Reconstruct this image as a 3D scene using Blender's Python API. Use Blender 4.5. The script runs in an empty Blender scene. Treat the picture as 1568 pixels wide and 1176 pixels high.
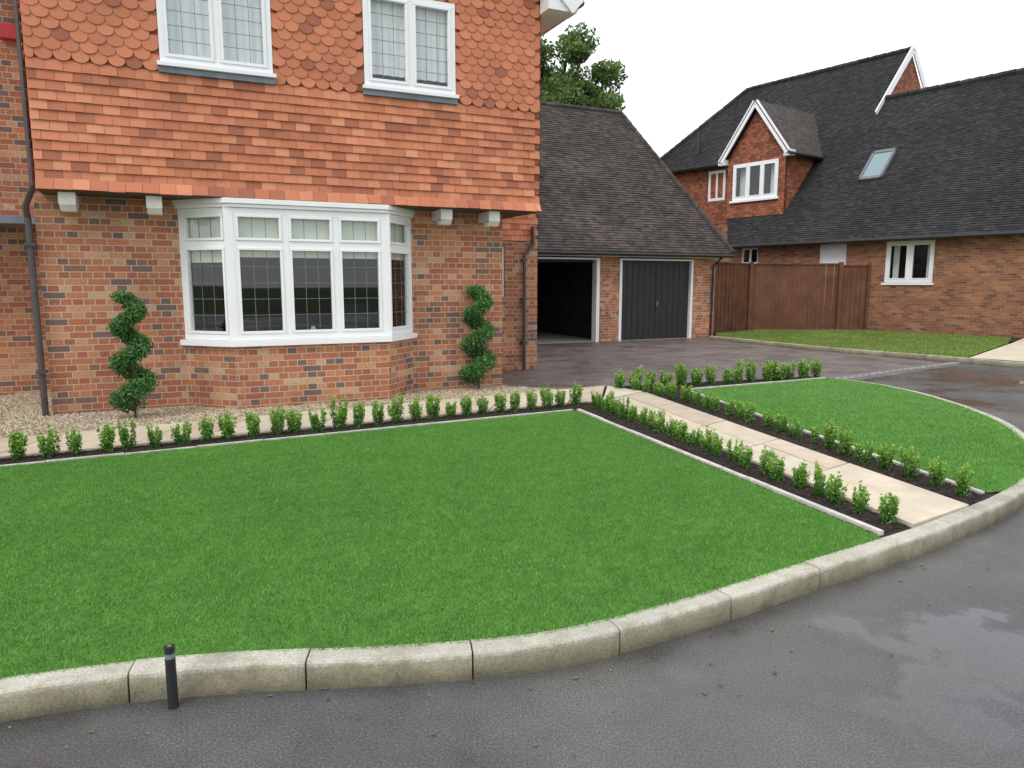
import bpy, math, random
import numpy as np
from mathutils import Vector, Matrix
random.seed(7); rng=np.random.default_rng(7)
sc=bpy.context.scene
# ---------------------------------------------------------------- materials
def newmat(name):
    m=bpy.data.materials.new(name); m.use_nodes=True
    nt=m.node_tree; b=nt.nodes['Principled BSDF']
    return m,nt,b
def N(nt,t,**k):
    n=nt.nodes.new(t)
    for a,v in k.items(): setattr(n,a,v)
    return n
def ramp(nt,src,stops):
    r=N(nt,'ShaderNodeValToRGB'); e=r.color_ramp.elements
    while len(e)<len(stops): e.new(0.5)
    for i,(p,c) in enumerate(stops):
        e[i].position=p; e[i].color=(c[0],c[1],c[2],1)
    nt.links.new(src,r.inputs[0]); return r.outputs[0]
def coord(nt,kind='Object'):
    return N(nt,'ShaderNodeTexCoord').outputs[kind]
def noise(nt,vec,scale,detail=4,rough=.55):
    n=N(nt,'ShaderNodeTexNoise'); n.inputs['Scale'].default_value=scale
    n.inputs['Detail'].default_value=detail; n.inputs['Roughness'].default_value=rough
    nt.links.new(vec,n.inputs['Vector']); return n.outputs['Fac']
def mul(nt,a,b,blend='MULTIPLY',fac=1.0):
    m=N(nt,'ShaderNodeMixRGB',blend_type=blend)
    if isinstance(fac,float): m.inputs[0].default_value=fac
    else: nt.links.new(fac,m.inputs[0])
    for i,x in ((1,a),(2,b)):
        if isinstance(x,tuple): m.inputs[i].default_value=(*x,1)
        else: nt.links.new(x,m.inputs[i])
    return m.outputs[0]
def bump(nt,b,h,s=.3,d=.01):
    n=N(nt,'ShaderNodeBump'); n.inputs['Distance'].default_value=d
    if isinstance(s,float): n.inputs['Strength'].default_value=s
    else: nt.links.new(s,n.inputs['Strength'])
    nt.links.new(h,n.inputs['Height']); nt.links.new(n.outputs[0],b.inputs['Normal'])
def plain(name,c,rough=.5,var=.15,scale=6,metal=0.,bs=0.):
    m,nt,b=newmat(name); co=coord(nt); f=noise(nt,co,scale)
    lo=tuple(x*(1-var) for x in c); hi=tuple(min(1,x*(1+var)) for x in c)
    nt.links.new(ramp(nt,f,[(.3,lo),(.7,hi)]),b.inputs['Base Color'])
    b.inputs['Roughness'].default_value=rough; b.inputs['Metallic'].default_value=metal
    if bs: bump(nt,b,noise(nt,co,scale*12),bs,.004)
    return m
def brickmat(name,stops,mortar,w=.225,h=.075,mo=.006,rough=.85,dirt=.25,off=.5,squash=1.,bs=.7):
    m,nt,b=newmat(name); uv=coord(nt,'UV')
    t=N(nt,'ShaderNodeTexBrick'); t.offset=off; t.squash=squash; t.squash_frequency=2
    nt.links.new(uv,t.inputs['Vector'])
    t.inputs['Color1'].default_value=(0,0,0,1); t.inputs['Color2'].default_value=(1,1,1,1); t.inputs['Mortar'].default_value=(.5,.5,.5,1)
    t.inputs['Scale'].default_value=1; t.inputs['Mortar Size'].default_value=mo
    t.inputs['Mortar Smooth'].default_value=.15; t.inputs['Brick Width'].default_value=w; t.inputs['Row Height'].default_value=h
    c=ramp(nt,t.outputs['Color'],stops)
    n1=noise(nt,uv,45,5); c=mul(nt,c,ramp(nt,n1,[(.3,(.72,.72,.72)),(.7,(1.2,1.2,1.2))]))
    c=mul(nt,c,mortar,'MIX',t.outputs['Fac'])
    n2=noise(nt,uv,1.1,5); c=mul(nt,c,ramp(nt,n2,[(.3,(1-dirt,)*3),(.65,(1.05,)*3)]))
    nt.links.new(c,b.inputs['Base Color']); b.inputs['Roughness'].default_value=rough
    if rough<.55:
        nt.links.new(ramp(nt,n2,[(.35,(rough*.7,)*3),(.6,(rough*1.3,)*3)]),b.inputs['Roughness'])
    inv=N(nt,'ShaderNodeMath',operation='SUBTRACT'); inv.inputs[0].default_value=1; nt.links.new(t.outputs['Fac'],inv.inputs[1])
    ad=N(nt,'ShaderNodeMath',operation='MULTIPLY_ADD'); nt.links.new(n1,ad.inputs[0]); ad.inputs[1].default_value=.35; nt.links.new(inv.outputs[0],ad.inputs[2])
    bump(nt,b,ad.outputs[0],bs,.006)
    return m
def tintmat(name,stops,rough=.7,spots=None,big=.2,bs=.2,trans=0.,nscale=.8,low=None):
    m,nt,b=newmat(name); a=N(nt,'ShaderNodeAttribute',attribute_name='tint')
    co=coord(nt)
    c=ramp(nt,a.outputs['Fac'],stops)
    c=mul(nt,c,ramp(nt,noise(nt,co,nscale,4),[(.3,(1-big,)*3),(.7,(1+big*.6,)*3)]))
    if low: c=mul(nt,c,ramp(nt,noise(nt,co,low[0],3,.7),[(.35,(1-low[1],)*3),(.65,(1+low[1],)*3)]))
    if spots:
        s=noise(nt,co,9,6,.75)
        c=mul(nt,c,spots,'MIX',ramp(nt,s,[(.62,(0,0,0)),(.70,(.8,.8,.8))]))
    nt.links.new(c,b.inputs['Base Color']); b.inputs['Roughness'].default_value=rough
    if bs: bump(nt,b,noise(nt,co,60,4),bs,.004)
    if trans:
        tr=N(nt,'ShaderNodeBsdfTranslucent'); nt.links.new(c,tr.inputs[0])
        mx=N(nt,'ShaderNodeMixShader'); mx.inputs[0].default_value=trans
        nt.links.new(b.outputs[0],mx.inputs[1]); nt.links.new(tr.outputs[0],mx.inputs[2])
        nt.links.new(mx.outputs[0],nt.nodes['Material Output'].inputs[0])
    return m
M={}
M['brick']=brickmat('multi_brick',[(.0,(.17,.11,.10)),(.12,(.24,.14,.11)),(.18,(.38,.125,.065)),(.6,(.49,.175,.085)),(.86,(.56,.25,.12)),(1,(.58,.38,.23))],(.52,.45,.35),mo=.0055,squash=.5)
M['brick2']=brickmat('brown_brick',[(.0,(.15,.07,.045)),(.3,(.27,.105,.055)),(.8,(.36,.15,.075)),(1,(.38,.20,.11))],(.33,.27,.20),mo=.005)
M['tilehung']=tintmat('clay_tile_orange',[(0,(.33,.11,.06)),(.2,(.47,.16,.08)),(.7,(.59,.21,.105)),(1,(.66,.27,.145))],.75,big=.14)
M['tilehungflat']=brickmat('clay_tile_flat',[(0,(.2,.065,.035)),(.5,(.34,.11,.055)),(1,(.45,.16,.075))],(.10,.03,.02),w=.165,h=.1,mo=.006)
M['roofbrown']=tintmat('roof_tile_brown',[(0,(.038,.030,.028)),(.5,(.064,.050,.045)),(1,(.095,.075,.065))],.85,big=.3,spots=(.095,.083,.065))
M['roofdark']=tintmat('roof_tile_charcoal',[(0,(.016,.016,.017)),(.6,(.027,.027,.029)),(1,(.045,.045,.047))],.85,big=.35,spots=(.06,.061,.054),nscale=.4)
M['roofflat']=brickmat('roof_tile_flat',[(0,(.05,.043,.038)),(1,(.11,.09,.075))],(.02,.02,.02),w=.165,h=.1,mo=.006)
M['white']=plain('white_upvc',(.84,.85,.86),.3,.03,2)
M['cream']=plain('cream_paint',(.72,.71,.66),.5,.12,4)
M['black']=plain('black_plastic',(.02,.02,.022),.35,.2,5)
M['greypipe']=plain('grey_plastic',(.07,.06,.06),.4,.2,5)
M['lead']=plain('lead_flashing',(.17,.21,.26),.5,.3,5)
M['leadcame']=plain('leaded_strip',(.16,.17,.17),.5,.1,5)
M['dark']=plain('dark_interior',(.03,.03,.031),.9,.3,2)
M['soffit']=plain('stained_soffit',(.08,.05,.035),.7,.3,3)
M['blind']=plain('blind_fabric',(.66,.70,.60),.9,.08,3)
M['curtain']=plain('net_curtain',(.80,.83,.84),.95,.05,8)
M['bark']=plain('tree_bark',(.07,.05,.035),.9,.4,8,bs=.6)
M['garagedoor']=plain('garage_door_paint',(.014,.015,.018),.5,.15,3)
M['fence']=plain('stained_timber',(.14,.055,.026),.75,.3,2.5)
M['red']=plain('red_plastic',(.5,.02,.03),.4,.1,4)
# glass (symmetric from either side)
m,nt,b=newmat('window_glass'); nt.nodes.remove(b)
tr=N(nt,'ShaderNodeBsdfTransparent'); tr.inputs[0].default_value=(.90,.93,.92,1)
gl=N(nt,'ShaderNodeBsdfGlossy'); gl.inputs['Roughness'].default_value=.015
lw=N(nt,'ShaderNodeLayerWeight'); lw.inputs[0].default_value=.5
pw=N(nt,'ShaderNodeMath',operation='POWER'); nt.links.new(lw.outputs['Facing'],pw.inputs[0]); pw.inputs[1].default_value=4
mf=N(nt,'ShaderNodeMath',operation='MULTIPLY_ADD',use_clamp=True); nt.links.new(pw.outputs[0],mf.inputs[0]); mf.inputs[1].default_value=.85; mf.inputs[2].default_value=.085
mx=N(nt,'ShaderNodeMixShader'); nt.links.new(mf.outputs[0],mx.inputs[0]); nt.links.new(tr.outputs[0],mx.inputs[1]); nt.links.new(gl.outputs[0],mx.inputs[2])
nt.links.new(mx.outputs[0],nt.nodes['Material Output'].inputs[0]); M['glass']=m
# asphalt
m,nt,b=newmat('wet_asphalt'); co=coord(nt)
n1=noise(nt,co,.55,5,.6); n2=noise(nt,co,110,3,.75); n3=noise(nt,co,2.6,6,.6); n4=noise(nt,co,.25,3)
c=ramp(nt,n2,[(.3,(.042,.044,.048)),(.52,(.09,.094,.10)),(.72,(.20,.20,.205))])
c=mul(nt,c,ramp(nt,n1,[(.35,(.62,.62,.62)),(.5,(.95,.95,.95)),(.68,(1.3,1.3,1.28))]))
c=mul(nt,c,ramp(nt,n4,[(.42,(1,1,1)),(.6,(1.12,1.0,.84))]))
c=mul(nt,c,ramp(nt,n3,[(.3,(.78,.78,.78)),(.6,(1.08,1.08,1.08))]))
nt.links.new(c,b.inputs['Base Color'])
rr=N(nt,'ShaderNodeMath',operation='MULTIPLY_ADD'); nt.links.new(n3,rr.inputs[0]); rr.inputs[1].default_value=.45; nt.links.new(n1,rr.inputs[2])
nt.links.new(ramp(nt,rr.outputs[0],[(.60,(.06,)*3),(.67,(.24,)*3),(.85,(.42,)*3)]),b.inputs['Roughness'])
bsr=ramp(nt,rr.outputs[0],[(.60,(.04,)*3),(.68,(.4,)*3)])
b.inputs['Specular IOR Level'].default_value=.6
bb=N(nt,'ShaderNodeMath',operation='MULTIPLY_ADD'); nt.links.new(n3,bb.inputs[0]); bb.inputs[1].default_value=.6; nt.links.new(n2,bb.inputs[2])
bump(nt,b,bb.outputs[0],bsr,.006); M['asphalt']=m
M['drive']=brickmat('block_paving',[(0,(.13,.10,.09)),(.5,(.18,.137,.123)),(1,(.23,.19,.17))],(.09,.08,.072),w=.2,h=.1,mo=.004,rough=.52,dirt=.3,bs=.4)
M['cobble']=brickmat('granite_setts',[(0,(.22,.22,.21)),(1,(.40,.39,.37))],(.12,.12,.11),w=.12,h=.12,mo=.012,rough=.6)
m,nt,b=newmat('concrete_kerb'); co=coord(nt)
a=N(nt,'ShaderNodeAttribute',attribute_name='tint')
c=ramp(nt,noise(nt,co,4,6,.7),[(.3,(.34,.32,.25)),(.5,(.52,.50,.42)),(.72,(.64,.62,.54))])
c=mul(nt,c,ramp(nt,a.outputs['Fac'],[(0,(.84,.84,.83)),(1,(1.1,1.1,1.1))]))
c=mul(nt,c,ramp(nt,noise(nt,co,120,3,.8),[(.3,(.62,.62,.62)),(.6,(1.1,1.1,1.1))]))
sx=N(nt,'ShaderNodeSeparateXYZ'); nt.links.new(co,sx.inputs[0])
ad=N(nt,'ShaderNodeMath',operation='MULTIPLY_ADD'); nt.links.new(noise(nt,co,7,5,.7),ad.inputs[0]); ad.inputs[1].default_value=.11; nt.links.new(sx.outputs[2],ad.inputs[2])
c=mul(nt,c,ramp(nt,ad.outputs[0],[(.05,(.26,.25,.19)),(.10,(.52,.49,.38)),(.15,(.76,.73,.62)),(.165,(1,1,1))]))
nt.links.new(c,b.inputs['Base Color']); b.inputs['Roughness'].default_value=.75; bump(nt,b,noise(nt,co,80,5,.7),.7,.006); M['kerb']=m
M['slab']=tintmat('sandstone_slab',[(0,(.55,.46,.34)),(.4,(.68,.61,.47)),(.75,(.64,.50,.38)),(1,(.74,.69,.56))],.6,big=.16,bs=.25,nscale=5)
M['edging']=plain('stone_edging',(.58,.55,.50),.8,.25,9,bs=.3)
M['soil']=plain('bark_soil',(.022,.016,.012),.95,.5,25,bs=.9)
M['bark_chip']=tintmat('bark_chips',[(0,(.012,.009,.007)),(.8,(.03,.02,.014)),(1,(.06,.042,.028))],.9,bs=0)
M['gravel']=plain('gravel_base',(.34,.28,.19),.9,.4,60,bs=.8)
M['stones']=tintmat('pea_shingle',[(0,(.2,.15,.09)),(.4,(.42,.33,.21)),(.8,(.55,.46,.33)),(1,(.66,.60,.50))],.7,bs=0,big=.1)
M['turf']=plain('turf_base',(.085,.21,.035),.9,.2,3)
M['grass']=tintmat('grass_blades',[(0,(.09,.26,.030)),(.5,(.14,.37,.048)),(.9,(.19,.44,.07)),(1,(.32,.50,.18))],.5,big=.10,bs=0,trans=.25,nscale=1.0,low=(12,.12))
M['verge']=plain('verge_grass',(.19,.27,.055),.9,.3,3)
M['grass2']=tintmat('verge_blades',[(0,(.14,.23,.035)),(.6,(.23,.33,.06)),(1,(.38,.40,.16))],.6,big=.25,bs=0,trans=.25)
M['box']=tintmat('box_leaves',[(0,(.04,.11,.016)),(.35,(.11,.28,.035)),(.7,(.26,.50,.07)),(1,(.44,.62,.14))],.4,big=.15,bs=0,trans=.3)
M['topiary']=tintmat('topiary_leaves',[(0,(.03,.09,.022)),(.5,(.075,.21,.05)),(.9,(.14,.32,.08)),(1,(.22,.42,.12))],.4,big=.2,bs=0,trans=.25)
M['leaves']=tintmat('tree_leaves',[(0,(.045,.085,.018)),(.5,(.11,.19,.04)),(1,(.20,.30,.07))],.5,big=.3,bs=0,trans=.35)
M['litter']=tintmat('fallen_leaves',[(0,(.10,.05,.02)),(.6,(.22,.13,.05)),(1,(.30,.24,.10))],.6,bs=0)
M['ground']=plain('ground_earth',(.06,.09,.03),.95,.4,.3)
M['concrete']=plain('concrete',(.35,.34,.31),.8,.2,4,bs=.2)
# ---------------------------------------------------------------- helpers
def empty(name,loc=(0,0,0),rz=0):
    o=bpy.data.objects.new(name,None); sc.collection.objects.link(o)
    o.location=loc; o.rotation_euler=(0,0,math.radians(rz)); o.empty_display_size=.2; return o
def uvmap(me):
    uv=me.uv_layers.new(name='UVMap')
    for p in me.polygons:
        n=p.normal
        if abs(n.z)>.98: t=Vector((1,0,0)); b=Vector((0,1,0))
        else:
            t=Vector((-n.y,n.x,0)).normalized(); b=n.cross(t)
            if t.x<-1e-4 or (abs(t.x)<1e-4 and t.y<0): t=-t
        for li in p.loop_indices:
            co=me.vertices[me.loops[li].vertex_index].co
            uv.data[li].uv=(co.dot(t),co.dot(b))
class MB:
    def __init__(s): s.v=[];s.f=[];s.t=[]
    def add(s,vs,fs,tint=.5,M_=None):
        o=len(s.v)
        for p in vs:
            p=Vector(p)
            if M_ is not None: p=M_@p
            s.v.append(p)
        for f in fs: s.f.append([i+o for i in f]); s.t.append(tint)
    def box(s,x0,x1,y0,y1,z0,z1,M_=None,tint=.5):
        s.add([(x0,y0,z0),(x1,y0,z0),(x1,y1,z0),(x0,y1,z0),(x0,y0,z1),(x1,y0,z1),(x1,y1,z1),(x0,y1,z1)],
              [(0,3,2,1),(4,5,6,7),(0,1,5,4),(1,2,6,5),(2,3,7,6),(3,0,4,7)],tint,M_)
    def prism(s,pts,z0,z1,tint=.5,M_=None):
        n=len(pts)
        ar=sum(pts[i][0]*pts[(i+1)%n][1]-pts[(i+1)%n][0]*pts[i][1] for i in range(n))
        if ar<0: pts=pts[::-1]
        s.add([(p[0],p[1],z0) for p in pts]+[(p[0],p[1],z1) for p in pts],
              [tuple(range(n))[::-1],tuple(range(n,2*n))]+[(i,(i+1)%n,n+(i+1)%n,n+i) for i in range(n)],tint,M_)
    def poly(s,pts,tint=.5): s.add(pts,[tuple(range(len(pts)))],tint)
    def slabpoly(s,pts,th):
        n=len(pts); lo=[(p[0],p[1],p[2]-th) for p in pts]
        s.add(list(pts)+lo,[tuple(range(n)),tuple(range(n,2*n))[::-1]]+[(i,n+i,n+(i+1)%n,(i+1)%n) for i in range(n)])
    def beam(s,a,b,w,h,up=(0,0,1),tint=.5):
        a=Vector(a);b=Vector(b);d=(b-a).normalized();x=d.cross(Vector(up)).normalized();y=x.cross(d)
        vs=[]
        for p in(a,b):
            for sx_,sy_ in((-1,-1),(1,-1),(1,1),(-1,1)): vs.append(p+x*sx_*w/2+y*sy_*h/2)
        s.add(vs,[(3,2,1,0),(4,5,6,7),(0,1,5,4),(1,2,6,5),(2,3,7,6),(3,0,4,7)],tint)
    def pipe(s,pts,r,seg=8,r2=None,tint=.5):
        pts=[Vector(p) for p in pts]; n=len(pts); rings=[]
        for i,p in enumerate(pts):
            d=(pts[min(i+1,n-1)]-pts[max(i-1,0)]).normalized()
            up=Vector((0,0,1)) if abs(d.z)<.9 else Vector((0,1,0))
            x=d.cross(up).normalized();y=x.cross(d)
            rr=r if r2 is None else r+(r2-r)*i/(n-1)
            rings.append([p+(x*math.cos(2*math.pi*k/seg)+y*math.sin(2*math.pi*k/seg))*rr for k in range(seg)])
        vs=[q for r_ in rings for q in r_]; fs=[]
        for i in range(n-1):
            for k in range(seg):
                a=i*seg+k;b_=i*seg+(k+1)%seg; fs.append((a,b_,b_+seg,a+seg))
        fs.append(tuple(range(seg))[::-1]); fs.append(tuple(range((n-1)*seg,n*seg)))
        s.add(vs,fs,tint)
    def make(s,name,mat,parent=None,bevel=0,smooth=False):
        me=bpy.data.meshes.new(name); me.from_pydata([tuple(v) for v in s.v],[],s.f); me.update()
        uvmap(me)
        at=me.attributes.new('tint','FLOAT','FACE'); at.data.foreach_set('value',s.t)
        me.materials.append(mat)
        if smooth: me.polygons.foreach_set('use_smooth',[True]*len(me.polygons))
        o=bpy.data.objects.new(name,me); sc.collection.objects.link(o)
        if parent: o.parent=parent
        if bevel:
            bm=o.modifiers.new('b','BEVEL'); bm.width=bevel; bm.segments=2; bm.limit_method='ANGLE'
        return o
def wall(mb,x0,x1,z0,z1,y0,y1,holes=(),M_=None):
    xs=sorted({x0,x1,*[h[0] for h in holes],*[h[1] for h in holes]}); zs=sorted({z0,z1,*[h[2] for h in holes],*[h[3] for h in holes]})
    for i in range(len(xs)-1):
        for j in range(len(zs)-1):
            cx=(xs[i]+xs[i+1])/2;cz=(zs[j]+zs[j+1])/2
            if any(h[0]<cx<h[1] and h[2]<cz<h[3] for h in holes): continue
            mb.box(xs[i],xs[i+1],y0,y1,zs[j],zs[j+1],M_)
def npmesh(name,V,k,mat,tint,parent=None,smooth=False):
    nf=len(V)//k; me=bpy.data.meshes.new(name)
    me.vertices.add(len(V)); me.vertices.foreach_set('co',V.astype(np.float32).ravel())
    me.loops.add(nf*k); me.loops.foreach_set('vertex_index',np.arange(nf*k,dtype=np.int32))
    me.polygons.add(nf); me.polygons.foreach_set('loop_start',np.arange(0,nf*k,k,dtype=np.int32))
    try: me.polygons.foreach_set('loop_total',np.full(nf,k,dtype=np.int32))
    except Exception: pass
    me.update(calc_edges=True); me.validate()
    at=me.attributes.new('tint','FLOAT','FACE'); at.data.foreach_set('value',tint.astype(np.float32))
    me.materials.append(mat)
    o=bpy.data.objects.new(name,me); sc.collection.objects.link(o)
    if parent: o.parent=parent
    return o
def inpoly(P,poly):
    x,y=P[:,0],P[:,1]; ins=np.zeros(len(P),bool); n=len(poly)
    for i in range(n):
        x1,y1=poly[i];x2,y2=poly[(i+1)%n]
        if y1==y2: continue
        c=((y1>y)!=(y2>y))&(x<(x2-x1)*(y-y1)/(y2-y1)+x1); ins^=c
    return ins
def sample(poly,dens):
    a=np.array(poly); lo=a.min(0);hi=a.max(0); n=int((hi-lo).prod()*dens)
    P=rng.random((n,2))*(hi-lo)+lo; return P[inpoly(P,poly)]
def blades(name,poly,dens,h,w,z,mat,parent,dfn=None):
    P=sample(poly,dens)
    if dfn is not None:
        P=P[rng.random(len(P))<dfn(P)]
    n=len(P); an=rng.random(n)*2*np.pi; hh=h*(.6+.6*rng.random(n)); ww=w*(.7+.6*rng.random(n))
    d=np.stack([np.cos(an),np.sin(an)],1)*ww[:,None]/2
    la=rng.random(n)*2*np.pi; L=np.stack([np.cos(la),np.sin(la)],1)*(hh*(.2+.7*rng.random(n)))[:,None]
    V=np.zeros((n,3,3)); V[:,0,:2]=P-d;V[:,1,:2]=P+d;V[:,2,:2]=P+L;V[:,:,2]=z;V[:,2,2]+=hh
    return npmesh(name,V.reshape(-1,3),3,mat,rng.random(n)**1.2,parent)
def leafcloud(C,size,up=0.,tint=None):
    n=len(C); a=rng.normal(size=(n,3)); a[:,2]+=up; a/=np.linalg.norm(a,axis=1)[:,None]
    r=rng.normal(size=(n,3)); b=np.cross(a,r); b/=np.linalg.norm(b,axis=1)[:,None]
    s=size*(.6+.8*rng.random(n))[:,None]
    V=np.stack([C-a*s,C+b*s*.55,C+a*s,C-b*s*.55],1)
    return V.reshape(-1,3)
def stones(name,poly,dens,size,z,mat,parent,flat=.7):
    P=sample(poly,dens); n=len(P)
    s=size*(.5+rng.random(n)); an=rng.random(n)*6.28
    ca,sa=np.cos(an),np.sin(an)
    base=np.array([[1,0,0],[0,.75,0],[-1,0,0],[0,-.75,0],[0,0,1],[0,0,-1.]])
    F=[(0,1,4),(1,2,4),(2,3,4),(3,0,4)]
    V=np.zeros((n,6,3))
    for i,bv in enumerate(base):
        j=.75+.5*rng.random(n)
        V[:,i,0]=P[:,0]+s*j*(bv[0]*ca-bv[1]*sa);V[:,i,1]=P[:,1]+s*j*(bv[0]*sa+bv[1]*ca);V[:,i,2]=z+s*j*bv[2]*flat+s*.2
    T=np.stack([V[:,f,:] for f in F],1).reshape(-1,3)
    return npmesh(name,T,3,mat,np.repeat(rng.random(n),4),parent)
def catmull(P,seg=8):
    out=[]; Q=[2*np.array(P[0])-np.array(P[1])]+[np.array(p,float) for p in P]+[2*np.array(P[-1])-np.array(P[-2])]
    for i in range(1,len(Q)-2):
        for k in range(seg):
            t=k/seg;p0,p1,p2,p3=Q[i-1],Q[i],Q[i+1],Q[i+2]
            out.append(.5*((2*p1)+(-p0+p2)*t+(2*p0-5*p1+4*p2-p3)*t*t+(-p0+3*p1-3*p2+p3)*t**3))
    out.append(Q[-2]); return np.array(out)
def resample(P,step):
    d=np.r_[0,np.cumsum(np.linalg.norm(np.diff(P,axis=0),axis=1))]; n=max(1,int(round(d[-1]/step))); s=np.linspace(0,d[-1],n+1)
    return np.stack([np.interp(s,d,P[:,i]) for i in range(P.shape[1])],1)
def strip(mb,P,prof,step,gap,sub=4,jit=.0,side=1):
    R=resample(P,step/sub); T=np.gradient(R,axis=0); T/=np.linalg.norm(T,axis=1)[:,None]; Nn=np.stack([-T[:,1],T[:,0]],1)*side
    nb=(len(R)-1)//sub
    for b_ in range(nb):
        idx=list(range(b_*sub,b_*sub+sub+1)); vs=[];fs=[];k=len(prof); dz=random.uniform(-jit,jit); do=random.uniform(-jit,jit)
        for j,i in enumerate(idx):
            p=R[i].copy()
            if j==0: p=p+T[i]*gap/2
            if j==len(idx)-1: p=p-T[i]*gap/2
            for (o,z) in prof:
                q=p+Nn[i]*(o+do); vs.append((q[0],q[1],z+dz))
        for j in range(sub):
            for a in range(k):
                fs.append((j*k+a,j*k+(a+1)%k,(j+1)*k+(a+1)%k,(j+1)*k+a))
        fs.append(tuple(range(k))[::-1]); fs.append(tuple(range(sub*k,sub*k+k)))
        mb.add(vs,fs,random.random())
def tiles(mb,O,U,V,N_,u0,u1,v0,v1,inside,gauge=.1,tw=.165,scal=lambda v:False,th=.013,out=.022):
    O=Vector(O);U=Vector(U).normalized();V=Vector(V).normalized();N_=Vector(N_).normalized()
    nr=int(round((v1-v0)/gauge))
    for r in range(nr):
        v=v0+r*gauge; off=(r%2)*tw/2; n=int((u1-u0)/tw)+2; s=scal(v)
        rj=random.uniform(-.002,.002)
        for i in range(n):
            uc=u0+off+i*tw
            if uc<u0 or uc>u1 or not inside(uc,v+gauge*.5): continue
            a=max(u0,uc-tw/2+.0015);b=min(u1,uc+tw/2-.0015)
            j=random.uniform(-.003,.003);o1=out+random.uniform(-.004,.005);o2=o1+random.uniform(-.003,.003)
            t=random.random(); vt=v+gauge*1.05
            P=lambda u,v_,o: O+U*u+V*v_+N_*o
            vb=v+j*.6+rj
            if not s:
                mb.add([P(a,vb,o1),P(b,vb,o2),P(b,vt,.004),P(a,vt,.004),P(a,vb,o1-th),P(b,vb,o2-th)],[(0,1,2,3),(4,5,1,0)],t)
            else:
                R_=(b-a)/2; c=(a+b)/2; pts=[]
                for k in range(7):
                    an=math.pi+math.pi*k/6; pts.append((c+R_*math.cos(an),vb+R_*.8+R_*.8*math.sin(an)))
                def oo(vv): return o1*1.0+(0.004-o1*1.0)*(vv-vb)/(vt-vb)
                vt=vb+gauge*1.75
                fr_=[P(u_,v_,oo(v_)) for u_,v_ in pts]; bk=[P(u_,v_,oo(v_)-th) for u_,v_ in pts]
                top=[P(b,vt,.004),P(a,vt,.004)]
                vs=fr_+top+bk; fs=[tuple(range(9))]+[(9+k,10+k,k+1,k) for k in range(6)]
                mb.add(vs,fs,.25+.5*t if random.random()>.07 else .02)
def Mrot(x,y,ang,z=0): return Matrix.Translation((x,y,z))@Matrix.Rotation(ang,4,'Z')
def window(W,Gs,Ld,M_,w,z0,z1,ncol,transom=None,fr=.06,mull=.06,grid=(2,4),depth=.07,cas=0.0,gridtop=(2,1)):
    W.box(0,w,0,depth,z0,z0+fr,M_);W.box(0,w,0,depth,z1-fr,z1,M_)
    W.box(0,fr,.001,depth,z0+fr,z1-fr,M_);W.box(w-fr,w,.001,depth,z0+fr,z1-fr,M_)
    iw=(w-2*fr-(ncol-1)*mull)/ncol
    for i in range(ncol):
        a=fr+i*(iw+mull); b=a+iw
        if i<ncol-1: W.box(b,b+mull,.002,depth,z0+fr,z1-fr,M_)
        segs=[(z0+fr,z1-fr,grid)]
        if transom:
            segs=[(z0+fr,transom-mull/2,grid),(transom+mull/2,z1-fr,gridtop)]
            W.box(a,b,.004,depth,transom-mull/2,transom+mull/2,M_)
        for (p,q,g) in segs:
            c=cas
            if c:
                W.box(a,b,-.012,depth*.8,p,p+c,M_);W.box(a,b,-.012,depth*.8,q-c,q,M_);W.box(a,a+c,-.011,depth*.8,p+c,q-c,M_);W.box(b-c,b,-.011,depth*.8,p+c,q-c,M_)
            a2,b2,p2,q2=a+c,b-c,p+c,q-c
            tl=random.uniform(-.002,.002)
            Gs.add([(a2,.03,p2),(b2,.03+tl,p2),(b2,.03+tl,q2),(a2,.03,q2)],[(0,1,2,3)],.5,M_)
            for k in range(1,g[0]):
                x=a2+(b2-a2)*k/g[0]; Ld.box(x-.003,x+.003,.024,.028,p2,q2,M_)
            for k in range(1,g[1]):
                z=p2+(q2-p2)*k/g[1]; Ld.box(a2,b2,.0235,.0275,z-.003,z+.003,M_)
# ================================================================= MAIN HOUSE
H=empty('brick_house',(-5.22,8.04,0),24.8)
WX=5.6
walls=MB()
wall(walls,0,1.44,-.05,2.56,0,.25); wall(walls,4.24,WX,-.05,2.56,0,.25)
walls.box(0,.25,.25,6,-.05,2.56); walls.box(WX-.25,WX,.25,2.5,-.05,2.56)
walls.prism([(1.42,.25),(1.42,0),(1.94,-.5),(3.78,-.5),(4.26,0),(4.26,.25)],-.05,.855)
wall(walls,WX,7.42,-.05,2.4,2.5,2.75,[(6.05,6.76,1.35,2.25)])
walls.box(7.17,7.42,2.75,7.3,-.05,2.4)
wall(walls,-7,0,-.05,6,2.0,2.25)
walls.box(-7,-6.75,2.25,6,-.05,6)
walls.make('walls',M['brick'],H)
up=MB()
holes=[(1.34,2.51,3.97,5.07),(3.57,4.74,3.97,5.07)]
wall(up,.1,5.95,2.6,5.3,-.45,-.2,holes)
up.box(.1,.35,-.2,6,2.6,5.3); up.box(5.7,5.95,-.2,6,2.6,5.3)
up.box(5.952,7.42,2.5,2.75,2.4,5.3); up.box(7.17,7.42,2.75,7.4,2.4,5.3)
gz=lambda x: 5.3+3.0*(1-abs(x-3.025)/3.3)
up.poly([(.1,-.45,5.302),(5.95,-.45,5.302),(3.025,-.45,8.1)]); up.poly([(.1,6.0,5.302),(5.95,6.0,5.302),(3.025,6.0,8.1)])
up.make('tile_hung_backing',M['tilehungflat'],H)
th=MB()
def ins(u,v):
    x=u+.1;z=v+2.57
    for h in holes:
        if h[0]-.03<x<h[1]+.03 and h[2]-.06<z<h[3]+.02: return False
    if z>5.3: return z<gz(x)-.35
    return True
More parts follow.
